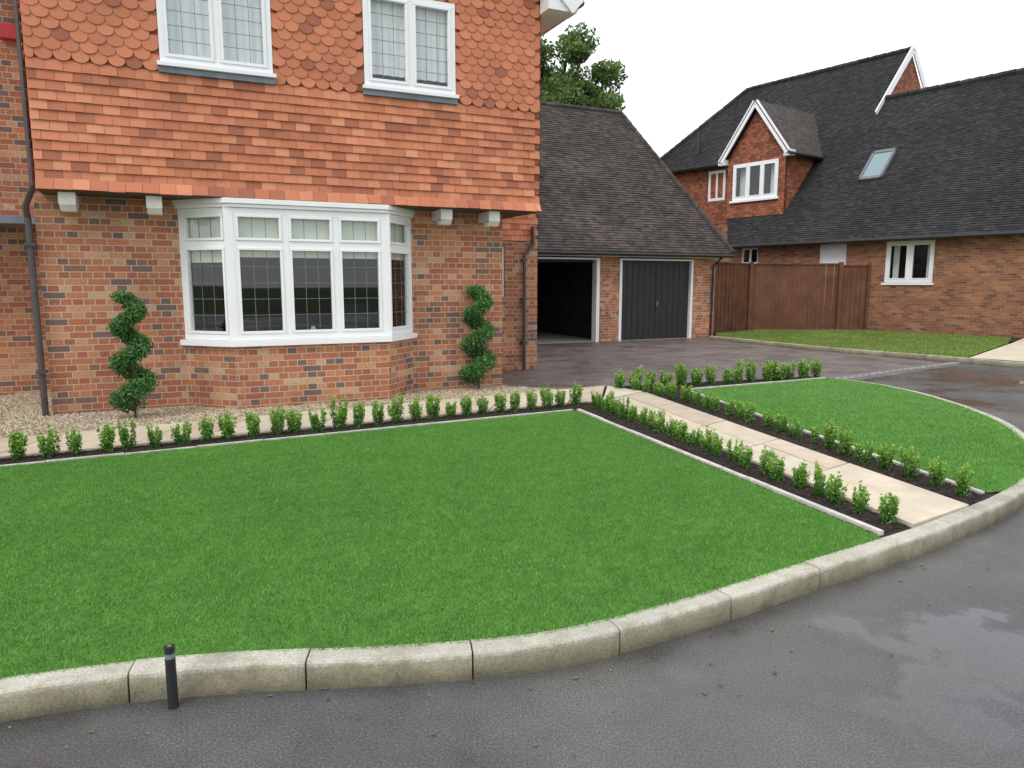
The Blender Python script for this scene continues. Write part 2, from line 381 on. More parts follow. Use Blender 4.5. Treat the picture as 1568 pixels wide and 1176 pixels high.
tiles(th,(.1,-.45,2.57),(1,0,0),(0,0,1),(0,-1,0),0,5.85,0.1,5.3,ins,scal=lambda v:v>1.22)
x=.1
while x<5.94:
    b=min(5.95,x+.162);t=random.random();jj=random.uniform(-.004,.004)
    th.add([(x,-.535,2.57+jj),(b,-.535,2.57+jj),(b,-.47,2.685),(x,-.47,2.685),(x,-.521,2.566+jj),(b,-.521,2.566+jj)],[(0,1,2,3),(4,5,1,0)],t)
    x+=.165
tiles(th,(5.95,-.45,2.57),(0,1,0),(0,0,1),(1,0,0),0,2.9,0,2.7,lambda u,v:True,scal=lambda v:v>1.22)
tiles(th,(.1,-.45,2.57),(0,1,0),(0,0,1),(-1,0,0),0,2.4,0,2.7,lambda u,v:True,scal=lambda v:v>1.22)
tiles(th,(5.97,2.5,2.36),(1,0,0),(0,0,1),(0,-1,0),0,1.45,0,2.9,lambda u,v:True)
tiles(th,(7.42,2.5,2.36),(0,1,0),(0,0,1),(1,0,0),0,4.9,0,2.9,lambda u,v:True)
th.make('hanging_tiles',M['tilehung'],H)
sf=MB(); sf.box(.102,5.948,-.5,0.0,2.562,2.598); sf.box(.102,5.948,.002,5.9,2.565,2.598)
sf.make('jetty_soffit',M['soffit'],H)
cb=MB(); cs=MB()
for x in(.36,1.19,4.62,5.3):
    cb.box(x-.08,x+.08,-.42,-.385,2.42,2.558)
    cs.box(x-.07,x+.07,-.385,-.002,2.43,2.558)
    cb.add([(x-.075,-.42,2.418),(x+.075,-.42,2.418),(x+.075,-.2,2.418),(x-.075,-.2,2.418),(x-.075,-.36,2.36),(x+.075,-.36,2.36),(x+.075,-.25,2.36),(x-.075,-.25,2.36)],[(0,1,2,3),(7,6,5,4),(4,5,1,0),(5,6,2,1),(6,7,3,2),(7,4,0,3)])
cb.make('joist_ends',M['cream'],H,.006); cs.make('joists',M['cream'],H,.004)
ld=MB()
for h in holes: ld.box(h[0]-.02,h[1]+.02,-.495,-.44,3.86,3.925)
ld.box(-3,-.1,1.35,1.99,2.33,2.43)
ld.make('lead_flashing',M['lead'],H,.004)
W=MB();Gs=MB();Ld=MB()
for h in holes:
    Mx=Mrot(h[0],-.475,0)
    window(W,Gs,Ld,Mx,h[1]-h[0],h[2],h[3],2,fr=.06,mull=.065,cas=.035,grid=(3,6))
    W.box(h[0]-.03,h[1]+.03,-.53,-.46,h[2]-.045,h[2]-.001)
zs0,zs1,ztr=.93,2.46,2.05
bp=[(1.42,0.0),(1.94,-.5),(3.78,-.5),(4.26,0.0)]
for i in range(3):
    a=Vector(bp[i]);b=Vector(bp[i+1]);d=b-a
    Mx=Mrot(a.x,a.y,math.atan2(d.y,d.x))
    n=3 if i==1 else 1
    window(W,Gs,Ld,Mx,d.length,zs0,zs1,n,transom=ztr,fr=.075,mull=.08,grid=(3,5),gridtop=(3,1),cas=.03)
for p in bp[1:3]: W.box(-.05,.05,-.05,.05,zs0,zs1,Mrot(p[0],p[1]+.045,0))
def bayout(o): return [(1.42-o,.0),(1.42-o*.9,-.0-o*.3),(1.94-o*.5,-.5-o),(3.78+o*.5,-.5-o),(4.26+o*.9,-.0-o*.3),(4.26+o,.0)]
W.prism(bayout(.06),.86,.928); W.prism(bayout(.03),zs1+.002,2.5); W.prism(bayout(.055),2.502,2.56)
window(W,Gs,Ld,Mrot(6.05,2.53,0),.71,1.35,2.25,1,grid=(2,4))
W.make('window_frames',M['white'],H,.004); Gs.make('window_glass',M['glass'],H); Ld.make('leaded_lights',M['leadcame'],H)
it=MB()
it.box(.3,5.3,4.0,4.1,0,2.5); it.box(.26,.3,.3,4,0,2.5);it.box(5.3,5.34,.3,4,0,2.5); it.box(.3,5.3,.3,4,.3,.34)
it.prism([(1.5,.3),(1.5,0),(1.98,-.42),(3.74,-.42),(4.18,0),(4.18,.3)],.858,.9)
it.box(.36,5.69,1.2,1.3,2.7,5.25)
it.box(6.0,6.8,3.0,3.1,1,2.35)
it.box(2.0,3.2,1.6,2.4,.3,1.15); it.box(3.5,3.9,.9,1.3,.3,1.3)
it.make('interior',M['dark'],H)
bl=MB()
for i in range(3):
    a=Vector(bp[i]);b=Vector(bp[i+1]);d=b-a;Mx=Mrot(a.x,a.y,math.atan2(d.y,d.x)); n=3 if i==1 else 1; w_=d.length/n
    for k in range(n): bl.box(k*w_+.06,(k+1)*w_-.05,.085,.09,1.9 if i else 1.84,2.45,Mx)
bl.make('window_blinds',M['blind'],H)
cu=MB()
for h in holes:
    n=60; vs=[];fs=[]
    for k in range(n+1):
        x=h[0]+.03+(h[1]-h[0]-.06)*k/n; y=-.375+.012*math.sin(k*1.1)+.006*math.sin(k*.37)
        vs+=[(x,y,h[2]+(.17 if h[0]>3 else .1)),(x,y,h[3]-.03)]
    for k in range(n): fs.append((2*k,2*k+2,2*k+3,2*k+1))
    cu.add(vs,fs)
cu.make('net_curtains',M['curtain'],H,smooth=True)
orn=MB()
for px,r0,h_ in((2.62,.05,.25),(2.9,.035,.16)):
    for k in range(6):
        za=.9+h_*k/6; zb=.9+h_*(k+1)/6; f=lambda q:r0*(.6+.7*math.sin(q*2.7+.4)); orn.pipe([(px,-.18,za),(px,-.18,zb)],f(k/6),12,f((k+1)/6))
orn.make('sill_vases',M['cream'],H,smooth=True)
rf=MB()
rid=8.42
rf.slabpoly([(6.35,-.75,5.26),(6.35,6.4,5.26),(3.025,6.4,rid),(3.025,-.75,rid)],.10)
rf.slabpoly([(-.3,6.4,5.26),(-.3,-.75,5.26),(3.025,-.75,rid),(3.025,6.4,rid)],.10)
rf.slabpoly([(6.36,2.45,5.32),(7.42,2.45,5.32),(7.42,4.8,7.4),(6.36,4.8,7.4)],.12)
rf.slabpoly([(-7.3,1.6,6.0),(-.31,1.6,6.0),(-.31,4,8.0),(-7.3,4,8.0)],.12)
rf.make('roof',M['roofflat'],H)
ev=MB()
for s_,xe in((1,6.36),(-1,-.31)):
    ev.beam((3.025,-.74,rid-.05),(xe,-.74,5.18),.04,.24)
    ev.box(min(xe,xe-s_*.42),max(xe,xe-s_*.42),-.72,-.475,5.12,5.30)
    ev.box(min(xe,xe-s_*.40),max(xe,xe-s_*.40),-.475,5.9,5.16,5.2) if s_>0 else ev.box(-.3,.07,-.475,2,5.16,5.2)
    ev.box(min(xe,xe+s_*.02),max(xe,xe+s_*.02),-.72,5.9 if s_>0 else 1.6,5.14,5.28)
ev.make('bargeboards_and_eaves',M['white'],H,.004)
dp=MB()
dp.pipe([(.05,-.28,5.2),(.05,-.28,2.62),(-.06,-.12,2.42),(-.06,-.06,2.3),(-.06,-.06,.1)],.034)
dp.box(-.11,-.01,-.11,-.005,.6,.63);dp.box(-.11,-.01,-.11,-.005,2.0,2.03)
dp.pipe([(7.3,2.44,2.62),(7.3,2.43,2.3),(7.12,2.42,2.1),(7.12,2.42,.0)],.034)
for z in(.5,1.3,2.0): dp.box(7.07,7.17,2.39,2.5,z,z+.03)
dp.make('downpipes',M['greypipe'],H)
gt=MB(); gt.pipe([(6.44,-.7,5.27),(6.44,5.9,5.27)],.05); gt.make('gutter',M['black'],H)
ab=MB(); ab.box(-.5,-.26,1.92,1.995,4.66,4.86); ab.make('alarm_box',M['red'],H,.02)
# ================================================================= GARAGE
Gg=empty('brick_garage',(-5.22,8.04,0),24.8)
g=MB()
g.box(7.45,9.38,7.4,7.62,-.05,2.5); g.box(11.78,12.42,7.4,7.62,-.05,2.3); g.box(14.93,15.75,7.4,7.62,-.05,2.3)
g.box(15.53,15.75,7.62,15.2,-.05,2.45); g.box(7.45,15.75,15.2,15.4,-.05,2.45); g.box(7.45,7.65,7.62,15.2,-.05,2.45)
g.make('walls',M['brick'],Gg)
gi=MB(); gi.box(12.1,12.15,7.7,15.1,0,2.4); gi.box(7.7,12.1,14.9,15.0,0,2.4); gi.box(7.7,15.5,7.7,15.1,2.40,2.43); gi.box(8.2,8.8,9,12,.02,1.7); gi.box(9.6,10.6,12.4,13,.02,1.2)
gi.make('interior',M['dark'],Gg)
gf=MB(); gf.box(7.7,15.5,7.45,15.1,-.05,.015); gf.make('garage_floor',M['concrete'],Gg)
w=MB()
for a,b in((9.38,9.46),(11.68,11.78),(12.42,12.5),(14.85,14.93)): w.box(a,b,7.37,7.6,0,2.22)
w.box(9.38,11.78,7.37,7.6,2.222,2.27); w.box(12.42,14.93,7.37,7.6,2.222,2.27)
w.box(9.0,15.95,7.12,7.14,2.31,2.36); w.box(9.0,15.9,7.14,7.4,2.305,2.32)
w.make('door_frames',M['white'],Gg,.004)
d=MB()
x=12.502
while x<14.84:
    d.box(x+.005,min(x+.194,14.848),7.47,7.5,.03,2.22); x+=.2
d.box(12.502,14.848,7.485,7.52,.02,2.22); d.box(12.502,14.848,7.462,7.475,1.06,1.1)
d.box(13.66,13.69,7.46,7.475,.03,2.21)
d.box(9.47,11.67,7.5,9.7,2.16,2.19)
d.make('garage_doors',M['garagedoor'],Gg,.003)
hd=MB(); hd.box(13.72,13.75,7.43,7.465,.95,1.1); hd.pipe([(13.7,7.44,1.02),(13.8,7.44,1.02)],.012); hd.make('door_handle',M['leadcame'],Gg)
rb=MB()
e0=2.43; L=math.hypot(4.35,4.67)
back=MB()
back.poly([(7.5,6.95,e0),(16,6.95,e0),(14.9,11.3,7.1),(7.5,11.3,7.1)]); back.poly([(16,6.95,e0),(16,15.7,e0),(14.9,11.3,7.1)]); back.poly([(16,15.7,e0),(7.5,15.7,e0),(7.5,11.3,7.1),(14.9,11.3,7.1)]); back.poly([(7.5,6.95,e0),(7.5,11.3,7.1),(7.5,15.7,e0)])
back.make('roof_backing',M['roofflat'],Gg)
tiles(rb,(7.5,6.95,e0),(1,0,0),(0,4.35,4.67),(0,-4.67,4.35),0,8.5,0,L,lambda u,v:u<8.5-1.1*v/L+.03)
rb.make('roof_tiles',M['roofbrown'],Gg)
rd=MB()
for a,b in (((7.5,11.3,7.12),(14.9,11.3,7.12)),((14.9,11.3,7.12),(16.0,6.95,e0+.03))):
    A=Vector(a);B=Vector(b);n=int((B-A).length/.3)
    for i in range(n): 
        rd.pipe([A+(B-A)*(i/n),A+(B-A)*((i+.97)/n)],.07+random.uniform(-.006,.006),8,.08,random.random())
rd.make('ridge_tiles',M['roofbrown'],Gg)
gg=MB(); gg.pipe([(8.9,6.93,2.37),(16.0,6.93,2.37)],.055); gg.pipe([(15.6,6.95,2.33),(15.62,7.33,2.1),(15.62,7.36,.02)],.03)
gg.make('gutter',M['black'],Gg)
vn=MB(); vn.box(10.2,10.45,8.0,8.5,4.4,4.65); vn.make('roof_vent',M['black'],Gg)
lt=MB(); lt.pipe([(9.75,7.3,2.05),(9.62,7.22,2.02),(9.55,7.1,1.95)],.03,10,.07); lt.make('wall_lamp',M['lead'],Gg)
# ================================================================= RIGHT HOUSE
R=empty('brick_house',(11.6,23.6,0),-53.1)
rw=MB()
wall(rw,-5.3,9,-.05,2.98,0,.25,[(.47,1.94,1.61,2.9),(-4.93,-4.19,2.3,2.9),(-1.78,-.81,.05,2.9)])
rw.box(-5.3,-5.05,.25,9,-.05,2.98); rw.box(8.75,9,.25,9,-.05,2.98)
rw.box(-15.5,-5.3,3.4,3.6,-.05,4.2)
rw.make('walls',M['brick2'],R)
rt=MB()
sl=1.11
zr=lambda y: 3.0+sl*(y+.35)
def seg(pts): return [(x,y,zr(y)) for x,y in pts]
ry1=4.5;ry2=6.4;z1=zr(ry1);z2=zr(ry2)
bk=MB()
bk.poly(seg([(-5.3,-.35),(9.2,-.35),(9.2,ry1),(-2.25,ry1),(-2.25,ry2),(-9.5,ry2),(-12.9,3.0),(-7.9,3.0)]))
bk.poly([(9.2,ry1,z1),(9.2,9.3,3),(-2.25,9.3,3),(-2.25,ry1,z1)])
bk.poly([(-2.25,ry2,z2),(-2.25,13,3),(-16,13,3),(-9.5,ry2,z2)])
bk.poly([(-9.5,ry2,z2),(-16,13,3),(-12.9,3.0,zr(3.0))])
bk.make('roof_backing',M['roofflat'],R)
nl=math.hypot(1,sl)
def insR(u,v):
    x=u-14;y=-.35+v/nl
    if y>ry2: return False
    if y>ry1 and x>-2.25: return False
    if y<3.0 and x<-5.3-2.6*(y+.35)/3.35: return False
    if y>=3.0 and x<-12.9+(y-3.0): return False
    return True
tiles(rt,(-14,-.35,3.0),(1,0,0),(0,1,sl),(0,-sl,1),0,23.2,0,(ry2+.35)*nl,insR,gauge=.1,tw=.165)
rt.make('roof_tiles',M['roofdark'],R)
rr_=MB()
for a,b in (((-2.3,ry1,z1+.03),(9.2,ry1,z1+.03)),((-9.5,ry2,z2+.03),(-2.2,ry2,z2+.03)),((-9.5,ry2,z2+.03),(-12.9,3.0,zr(3.0)+.03))):
    A=Vector(a);B=Vector(b);n=int((B-A).length/.33)
    for i in range(n): rr_.pipe([A+(B-A)*(i/n),A+(B-A)*((i+.97)/n)],.10+random.uniform(-.01,.01),8,.115,random.random())
rr_.make('ridge_tiles',M['roofdark'],R)
gw=MB()
gw.poly([(-2.2,3.5,zr(3.5)-.3),(-2.2,9.5,zr(3.3)-.3),(-2.2,ry2,z2-.05)])
gw.poly([(-15.5,3.38,4.2),(-5.3,3.38,4.2),(-5.3,3.38,6.72),(-15.5,3.38,6.72)])
dx0,dx1,dy=-6.1,-3.62,.6; dc=(dx0+dx1)/2; dez=6.35
wall(gw,dx0,dx1,4.1,dez,dy,dy+.15,[(-5.85,-3.9,4.75,6.1)])
gw.poly([(dx0,dy+.001,dez),(dx1,dy+.001,dez),(dc,dy+.001,dez+1.7)])
for x in(dx0,dx1): gw.poly([(x,dy,4.0),(x,dy,dez),(x,2.8,dez+.05)])
gw.make('tile_hung_walls',M['tilehungflat'],R)
W=MB();Gs=MB();Ld=MB()
window(W,Gs,Ld,Mrot(-5.85,dy-.03,0),1.95,4.75,6.1,3,fr=.11,mull=.11,cas=.03,grid=(2,4))
W.box(-5.92,-3.83,dy-.1,dy+.02,4.66,4.745)
window(W,Gs,Ld,Mrot(.47,.05,0),1.47,1.61,2.9,2,fr=.10,mull=.12,cas=.04,grid=(1,1))
W.box(.42,1.99,-.05,.08,1.54,1.605)
window(W,Gs,Ld,Mrot(-4.93,.05,0),.74,2.3,2.9,2,fr=.07,mull=.07,grid=(1,1))
W.box(-1.78,-.81,.06,.12,.05,2.9)
window(W,Gs,Ld,Mrot(-9.2,3.36,0),.9,5.2,6.5,2,fr=.12,mull=.1,grid=(1,1))
pk=dez+1.9
for s_ in(-1,1):
    W.beam((dc,dy-.22,pk-.02),(dc+s_*1.45,dy-.22,dez-.1),.05,.22)
    W.box(dc+s_*1.42-.16,dc+s_*1.42+.16,dy-.2,dy+.05,dez-.22,dez-.02)
W.beam((-2.12,ry2,z2+.05),(-2.12,3.9,zr(3.9)+.05),.05,.25); W.beam((-2.12,ry2,z2+.05),(-2.12,9.3,z2-2.9*sl+.05),.05,.25)
W.pipe([(4.55,-.08,2.8),(4.55,-.08,0)],.04)
W.make('window_frames',M['white'],R,.005); Gs.make('window_glass',M['glass'],R); Ld.make('leaded_lights',M['leadcame'],R)
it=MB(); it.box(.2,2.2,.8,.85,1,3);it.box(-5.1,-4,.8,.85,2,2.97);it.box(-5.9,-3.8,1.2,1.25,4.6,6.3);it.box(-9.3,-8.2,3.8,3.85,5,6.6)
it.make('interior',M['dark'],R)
cu=MB(); cu.box(-5.75,-5.35,.9,.92,4.8,6.1);cu.box(-4.4,-3.98,.9,.92,4.8,6.1);cu.box(.6,.78,.3,.32,1.65,2.9);cu.box(1.62,1.8,.3,.32,1.65,2.9); cu.make('curtains',M['curtain'],R)
dr=MB()
for s_ in(-1,1):
    ex=dc+s_*1.5; ez=dez-.12
    yb=(pk-3.0)/sl-.35; ye=(ez-3.0)/sl-.35
    pts=[(dc,dy-.25,pk+.06),(ex,dy-.25,ez+.03),(ex,ye,ez+.03),(dc,yb,pk+.06)]
    dr.slabpoly(pts if s_<0 else pts[::-1],.06)
dr.make('dormer_roof',M['roofflat'],R)
gu=MB(); gu.pipe([(-5.4,-.4,2.95),(9.2,-.4,2.95)],.06); gu.box(-5.3,9.2,-.36,0,2.93,2.98)
gu.pipe([(dc+1.56,dy-.3,dez-.15),(dc+1.56,2.6,dez-.15)],.06); gu.pipe([(-16,2.95,zr(3)-.05),(-7.9,2.95,zr(3)-.05)],.07)
gu.pipe([(-10.0,3.6,zr(3.6)),(-10.0,3.6,zr(3.6)+1.0)],.07)
gu.make('gutters',M['black'],R)
sk=MB(); skg=MB()
def skp(x,y,o=.0): return Vector((x,y,zr(y)))+Vector((0,-sl,1)).normalized()*o
for (a,b,c_,d_) in ((-1.35,-1.27,1.5,2.45),(-.63,-.55,1.5,2.45),(-1.35,-.55,1.5,1.58),(-1.35,-.55,2.37,2.45)):
    q=[(a,c_),(b,c_),(b,d_),(a,d_)]
    sk.add([skp(x,y,.02) for x,y in q]+[skp(x,y,.12) for x,y in q],[(3,2,1,0),(4,5,6,7),(0,1,5,4),(1,2,6,5),(2,3,7,6),(3,0,4,7)])
skg.add([skp(x,y,.09) for x,y in((-1.3,1.55),(-.6,1.55),(-.6,2.4),(-1.3,2.4))],[(0,1,2,3)])
sk.make('skylight_frame',M['leadcame'],R)
mm,nt_,b_=newmat('skylight_glass'); b_.inputs['Base Color'].default_value=(.22,.30,.33,1); b_.inputs['Roughness'].default_value=.08
skg.make('skylight_pane',mm,R)
# ================================================================= FENCE / GATE
F=empty('timber_fence'); f=MB()
def fence_run(a,b,h,mb):
    a=Vector((*a,0));b=Vector((*b,0));d=(b-a);n=int(d.length/.13);u=d.normalized();nn=Vector((-u.y,u.x,0))
    for i in range(n):
        p=a+d*(i/n);q=a+d*((i+.93)/n);o=nn*random.uniform(-.004,.004)+nn*(.012*(i%2))
        mb.add([p+o,q+o,q+o+nn*.02,p+o+nn*.02]+[v+Vector((0,0,h+random.uniform(-.006,.006))) for v in(p+o,q+o,q+o+nn*.02,p+o+nn*.02)],[(0,3,2,1),(4,5,6,7),(0,1,5,4),(1,2,6,5),(2,3,7,6),(3,0,4,7)])
    mb.beam(a+Vector((0,0,h+.02)),b+Vector((0,0,h+.02)),.07,.04)
fence_run((6.1,21.9),(7.8,23.8),2.2,f); fence_run((7.85,23.8),(10.7,23.8),2.2,f)
for p in((6.05,21.85),(7.82,23.75),(10.73,23.72)): f.box(p[0]-.06,p[0]+.06,p[1]-.06,p[1]+.06,0,2.28)
f.make('fence_panels',M['fence'],F)
G2=empty('garden_gate'); f=MB(); fence_run((10.82,23.78),(11.52,23.6),2.15,f); f.box(11.53,11.6,23.52,23.6,0,2.25); f.make('gate_boards',M['fence'],G2)
# ================================================================= GROUND
g=MB(); g.poly([(-400,-200,-.03),(400,-200,-.03),(400,600,-.03),(-400,600,-.03)]); g.make('ground',M['ground'])
g=MB(); g.poly([(-30,-15,0),(30,-15,0),(30,30,0),(-30,30,0)]); g.make('road',M['asphalt'])
g=MB(); g.poly([(x,y,.004) for x,y in [(-.6,10.2),(1.4,10.2),(5.0,11.4),(5.83,11.85),(8.9,14.1),(7.3,17.2),(5.7,20.4),(6.2,22.5),(4,22.5),(-6,18),(-3,12)]]); g.make('driveway',M['drive'])
g=MB(); g.poly([(5.1,11.6,.008),(9.1,14.4,.008),(8.98,14.58,.008),(4.98,11.78,.008)]); g.make('cobble_strip',M['cobble'])
KP=[(-8,-.6),(-5,1.05),(-3.2,1.97),(-1.86,2.46),(-1.2,2.62),(-.46,2.69),(.18,2.81),(.82,3.12),(1.43,3.49),(2.04,3.85),(2.66,4.24),(3.64,4.97),(4.4,5.75),(4.95,6.65),(5.4,7.8),(5.6,9.15),(5.52,10.4),(5.05,11.5)]
KC=catmull(KP)
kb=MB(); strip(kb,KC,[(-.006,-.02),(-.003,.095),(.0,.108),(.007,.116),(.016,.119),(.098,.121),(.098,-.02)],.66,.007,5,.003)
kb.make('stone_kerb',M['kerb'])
T=np.gradient(KC,axis=0);T/=np.linalg.norm(T,axis=1)[:,None];KI=KC+np.stack([-T[:,1],T[:,0]],1)*.08
def between(P,xa,ya,xb,yb):
    d=lambda q:np.argmin(np.linalg.norm(P-np.array(q),axis=1)); i,j=d((xa,ya)),d((xb,yb)); return [tuple(p) for p in P[i:j+1]]
isl=[tuple(p) for p in KI]+[(1.35,10.35),(.6,9.95),(-.13,10.45),(-1,12),(-12,9),(-12,-2)]
s=MB(); s.poly([(x,y,.105) for x,y in isl]); s.make('soil_bed',M['soil'])
L1=between(KI,-8,-.5,2.15,4.0)+[(2.17,4.09),(.74,8.32),(-4.16,5.69),(-8,3.63)]
L2=[(3.40,4.98),(3.02,6.96),(2.5,9.95),(4.95,11.2)]+between(KI,3.6,5.1,5.2,11.0)[::-1]
for i,(Lp,dens) in enumerate(((L1,26000),(L2,11000))):
    e=empty('lawn'); s=MB(); s.poly([(x,y,.116) for x,y in Lp]); s.make('turf_base',M['turf'],e)
    blades('grass_blades',Lp,dens,.017 if i==0 else .022,.004 if i==0 else .006,.115,M['grass'],e,
        (lambda P:np.clip(1.25-(np.linalg.norm(P,axis=1)-2.4)*.12,.3,1)*(P[:,0]>-5.5)))
e=MB()
strip(e,np.array([(2.19,4.12),(.76,8.33)]),[(0,.1),(0,.132),(.04,.132),(.04,.1)],.6,.006,1,.003,side=-1)
strip(e,np.array([(-8,3.64),(-4.16,5.70),(.72,8.34)]),[(0,.1),(0,.128),(.03,.128),(.03,.1)],.6,.006,1,.003)
strip(e,np.array([(3.37,4.96),(3.0,6.96),(2.46,9.97)]),[(0,.1),(0,.130),(.035,.130),(.035,.1)],.6,.006,1,.002)
strip(e,np.array([(2.48,9.98),(4.95,11.22)]),[(0,.1),(0,.130),(.035,.130),(.035,.1)],.6,.006,1,.002)
e.make('lawn_edging',M['edging'])
pt=MB()
def lerp(a,b,t): return (a[0]+(b[0]-a[0])*t,a[1]+(b[1]-a[1])*t)
def slabs(mb,A0,A1,B0,B1,n,z=.132):
    ts=[0]
    while ts[-1]<1: ts.append(ts[-1]+random.choice((.6,.9,1.1))/n)
    ts[-1]=1
    for k in range(len(ts)-1):
        g_=.009/n; t0=ts[k]+g_;t1=ts[k+1]-g_
        sp=random.choice(((0,1),(0,.4,1),(0,.6,1),(0,1),(0,.5,1)))
        for j in range(len(sp)-1):
            s0=sp[j]+(.01 if j else 0);s1=sp[j+1]-(.01 if j<len(sp)-2 else 0)
            q=[lerp(lerp(A0,A1,t0),lerp(B0,B1,t0),s0),lerp(lerp(A0,A1,t0),lerp(B0,B1,t0),s1),lerp(lerp(A0,A1,t1),lerp(B0,B1,t1),s1),lerp(lerp(A0,A1,t1),lerp(B0,B1,t1),s0)]
            mb.prism(q,.10,z+random.uniform(-.002,.002),random.random())
slabs(pt,(2.47,4.25),(1.16,8.98),(3.06,4.64),(1.80,9.72),4.9)
slabs(pt,(-8,4.0),(1.13,9.01),(-8,4.95),(1.35,10.30),10.4)
pt.add([(1.16,9.01,.13),(1.8,9.74,.13),(1.38,10.28,.13)],[(0,1,2)],.4)
pt.make('garden_path',M['slab'],None,.003)
gp=[(-12,2.9),(-8,4.97),(.75,9.97),(-.05,10.3),(-.2,10.5),(-5.6,12.5),(-12,10)]
ge=empty('gravel_bed'); s=MB(); s.poly([(x,y,.112) for x,y in gp]); s.make('gravel_base',M['gravel'],ge)
gs=[(-7.5,5.3),(.75,9.97),(-.05,10.3),(-.2,10.5),(-5.1,8.3),(-6.3,11),(-8,9)]
stones('pebbles',gs,2600,.012,.115,M['stones'],ge)
stones('bark_mulch',[(-5.5,5.0),(.74,8.36),(2.17,4.13),(2.45,4.3),(1.12,9.0),(-5.5,5.6)],5000,.014,.107,M['bark_chip'],None,.35)
stones('bark_mulch',[(3.07,4.68),(3.36,4.95),(3.0,6.96),(2.46,9.97),(4.93,11.25),(4.9,11.5),(1.4,10.3),(1.82,9.7)],4000,.014,.107,M['bark_chip'],None,.35)
ve=empty('grass_verge'); vp=[(6.15,21.6),(7.95,23.3),(11.3,23.2),(13.9,20.0),(12.6,18.2),(9.27,14.6),(7.4,17.3),(5.85,20.6)]
s=MB(); s.poly([(6.1,21.9,.085),(7.85,23.75,.085),(11.65,23.6,.085),(14.4,20.0,.085),(12.6,18.3,.085),(9.5,15.1,.085),(6.2,20.8,.085)]); s.make('verge_soil',M['soil'],ve)
s=MB(); s.poly([(x,y,.09) for x,y in vp]); s.make('verge_turf',M['verge'],ve); blades('verge_blades',vp,1500,.045,.02,.088,M['grass2'],ve)
s=MB(); s.poly([(x,y,.095) for x,y in [(9.3,14.55),(12.65,18.15),(14.3,20.0),(17,16.5),(10.0,13.75)]]); s.make('paved_strip',M['slab'])
kb=MB(); strip(kb,catmull([(5.75,20.6),(7.3,17.25),(9.2,14.5),(9.95,13.65),(12,14.3),(16,16)]),[(0,-.02),(0,.09),(.015,.105),(.12,.105),(.12,-.02)],.9,.01,3,.002,side=-1)
kb.make('stone_kerb',M['kerb'])
# few fallen leaves / debris on the road, mostly in the channel along the kerb
n=90; k_=rng.integers(20,len(KC)-10,n); off=-.03-np.abs(rng.normal(size=n))*.28
Nn=np.stack([-T[:,1],T[:,0]],1); Pl=KC[k_]+Nn[k_]*off[:,None]+rng.normal(size=(n,2))*.05
an=rng.random(n)*6.28; s_=.006+.012*rng.random(n); V=np.zeros((n,4,3))
for j,(fx,fy,fz) in enumerate(((-1,0,0),(0,-.5,.25),(1,0,.1),(0,.5,.2))):
    V[:,j,0]=Pl[:,0]+s_*(fx*np.cos(an)-fy*np.sin(an));V[:,j,1]=Pl[:,1]+s_*(fx*np.sin(an)+fy*np.cos(an));V[:,j,2]=.004+s_*fz
npmesh('fallen_leaves',V.reshape(-1,3),4,M['litter'],rng.random(n))
# ================================================================= PLANTS
variants=[]
def bush(h=.22,r=.075,n=900):
    k=14; out=[];tt=[]
    for s_ in range(k):
        an=rng.random()*6.28; q=rng.random()**.5; top=np.array([math.cos(an)*r*q,math.sin(an)*r*q,h*(.62+.42*rng.random()*(1.2-q*.55))])
        base=np.array([top[0]*.45,top[1]*.45,.0]); m_=n//k; t=rng.random(m_)**.75
        P=base+(top-base)*t[:,None]; rad=(.034*(1-.6*t))[:,None]
        d=rng.normal(size=(m_,3)); d/=np.linalg.norm(d,axis=1)[:,None]; P=P+d*rad*rng.random((m_,1))**.4
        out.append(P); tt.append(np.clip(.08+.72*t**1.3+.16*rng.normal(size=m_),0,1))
    P=np.concatenate(out);P[:,2]=np.maximum(P[:,2],.012); return P,np.concatenate(tt)
for i in range(8):
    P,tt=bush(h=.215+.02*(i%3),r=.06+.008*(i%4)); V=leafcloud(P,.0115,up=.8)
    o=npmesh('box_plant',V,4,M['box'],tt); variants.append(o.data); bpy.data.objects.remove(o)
def hedge(P,step,sc_,wj=.02):
    e=empty('box_hedge'); R_=resample(np.array(P,float),step)
    for i,p in enumerate(R_):
        o=bpy.data.objects.new('box_plant',random.choice(variants)); sc.collection.objects.link(o); o.parent=e
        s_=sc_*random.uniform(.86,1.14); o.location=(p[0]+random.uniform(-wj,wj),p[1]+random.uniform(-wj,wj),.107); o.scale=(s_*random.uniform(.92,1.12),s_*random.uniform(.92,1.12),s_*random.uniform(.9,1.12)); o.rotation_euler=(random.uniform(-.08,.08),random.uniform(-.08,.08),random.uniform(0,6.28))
hedge([(-7.5,4.1),(-4.34,5.88),(.78,8.74)],.212,1.1)
hedge([(2.33,4.33),(1.70,6.45),(1.0,8.65)],.205,.86,.025)
hedge([(3.2,4.95),(2.72,7.0),(2.2,9.0),(1.72,9.85)],.25,.98,.025)
hedge([(1.5,10.05),(3.05,10.6),(4.85,11.38)],.25,1.28,.02)
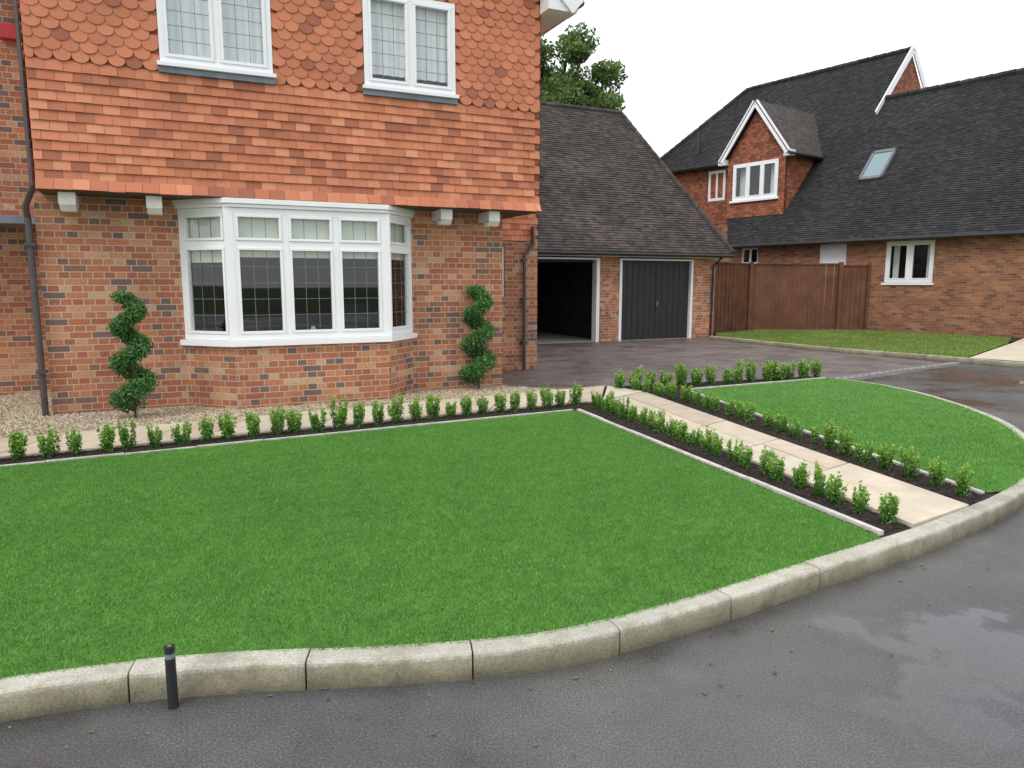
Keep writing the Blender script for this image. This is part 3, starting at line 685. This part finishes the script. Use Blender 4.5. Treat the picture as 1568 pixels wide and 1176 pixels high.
def spiral(x,y,h,turns,ph,R0=.115,R1=.05,r0=.125,r1=.075):
    e=empty('spiral_topiary',(x,y,.11)); n=12000; t=rng.random(n)
    th_=ph+turns*2*np.pi*t; Rr=R0+(R1-R0)*t; rr=r0+(r1-r0)*t
    C=np.stack([Rr*np.cos(th_),Rr*np.sin(th_),.14+(h-.24)*t],1)
    d=rng.normal(size=(n,3));d/=np.linalg.norm(d,axis=1)[:,None]; d[:,2]*=.72
    q=rng.random(n)**.33; P=C+d*(rr*q*(1+.14*np.sin(th_*7+d[:,0]*5)+.1*rng.random(n)))[:,None]
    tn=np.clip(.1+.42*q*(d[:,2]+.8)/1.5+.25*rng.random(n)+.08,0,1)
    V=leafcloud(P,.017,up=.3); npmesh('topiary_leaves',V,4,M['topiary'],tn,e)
    s_=MB(); s_.pipe([(0,0,-.02),(.012,.0,h*.5),(0,0,h-.1)],.014,6); s_.make('stem',M['bark'],e)
spiral(-4.17,7.83,1.45,3.1,2.2,R0=.12,r0=.14,R1=.08,r1=.10); spiral(-.47,10.0,1.5,3.1,1.9,R0=.13,r0=.155,R1=.09,r1=.115)
def tree(x,y,cz,rx,rz,nl,seed):
    e=empty('oak_tree',(x,y,0)); t=MB(); t.pipe([(0,0,-.1),(.1,.05,2),(.0,.1,cz-1.5)],.35,10,.2)
    cl=[];cols=[];K=110
    for k in range(K):
        d=rng.normal(size=3);d/=np.linalg.norm(d); q=rng.random()**.35*.9; c=np.array([d[0]*rx*q,d[1]*rx*q,cz+d[2]*rz*q])
        if k<26: t.pipe([(0,.1,cz-1.8),tuple(c*np.array([.5,.5,1])-np.array([0,0,.8])),tuple(c)],.11,6,.02)
        m_=nl//K; r_=.5+.5*rng.random(); dd=rng.normal(size=(m_,3)); dd/=np.linalg.norm(dd,axis=1)[:,None]
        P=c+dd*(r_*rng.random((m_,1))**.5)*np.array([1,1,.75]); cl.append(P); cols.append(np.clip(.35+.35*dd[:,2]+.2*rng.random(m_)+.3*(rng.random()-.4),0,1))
    t.make('trunk_and_limbs',M['bark'],e,smooth=True)
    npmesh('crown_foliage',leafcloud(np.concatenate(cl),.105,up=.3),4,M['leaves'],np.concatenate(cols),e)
tree(1.9,35.5,8.9,3.7,4.6,50000,1)
bo=empty('bollard_light',(-1.29,2.54,0)); b=MB(); b.pipe([(0,0,-.02),(0,0,.20)],.019,16); b.pipe([(0,0,.222),(0,0,.247)],.0195,16); b.make('post',M['black'],bo)
b=MB(); b.pipe([(0,0,.20),(0,0,.222)],.017,14); b.pipe([(0,0,.247),(0,0,.2495)],.008,10); b.make('lens_band',M['lead'],bo)
# ================================================================= LIGHT / WORLD / CAMERA
w=bpy.data.worlds.new('World'); sc.world=w; w.use_nodes=True; nt=w.node_tree; bg=nt.nodes['Background']
el,az=math.radians(48),math.radians(215)
sky=N(nt,'ShaderNodeTexSky'); sky.sky_type='NISHITA'; sky.sun_disc=False; sky.sun_elevation=el; sky.sun_rotation=az
tc=coord(nt,'Generated'); nz=noise(nt,tc,2.2,4)
cl=ramp(nt,nz,[(.3,(.86,.88,.91)),(.7,(1,1,1))])
cl=mul(nt,cl,(15.2,15.4,15.7))
mixn=mul(nt,sky.outputs[0],cl,'MIX',.88); nt.links.new(mixn,bg.inputs[0]); bg.inputs[1].default_value=.1
sl_=bpy.data.lights.new('sun','SUN'); sl_.energy=1.3; sl_.angle=math.radians(20); sl_.color=(1,.97,.92)
so=bpy.data.objects.new('sun',sl_); sc.collection.objects.link(so)
dirv=Vector((math.sin(az)*math.cos(el),math.cos(az)*math.cos(el),math.sin(el)))
so.rotation_euler=dirv.to_track_quat('Z','Y').to_euler(); so.location=dirv*30
cam=bpy.data.cameras.new('camera'); cam.sensor_width=36; cam.lens=36*1100/1568; cam.clip_end=1500; cam.clip_start=.05
co_=bpy.data.objects.new('camera',cam); sc.collection.objects.link(co_); co_.location=(0,0,1.6); co_.rotation_euler=(math.radians(82),0,0); sc.camera=co_
sc.view_settings.view_transform='Standard'; sc.view_settings.look='None'; sc.view_settings.exposure=0
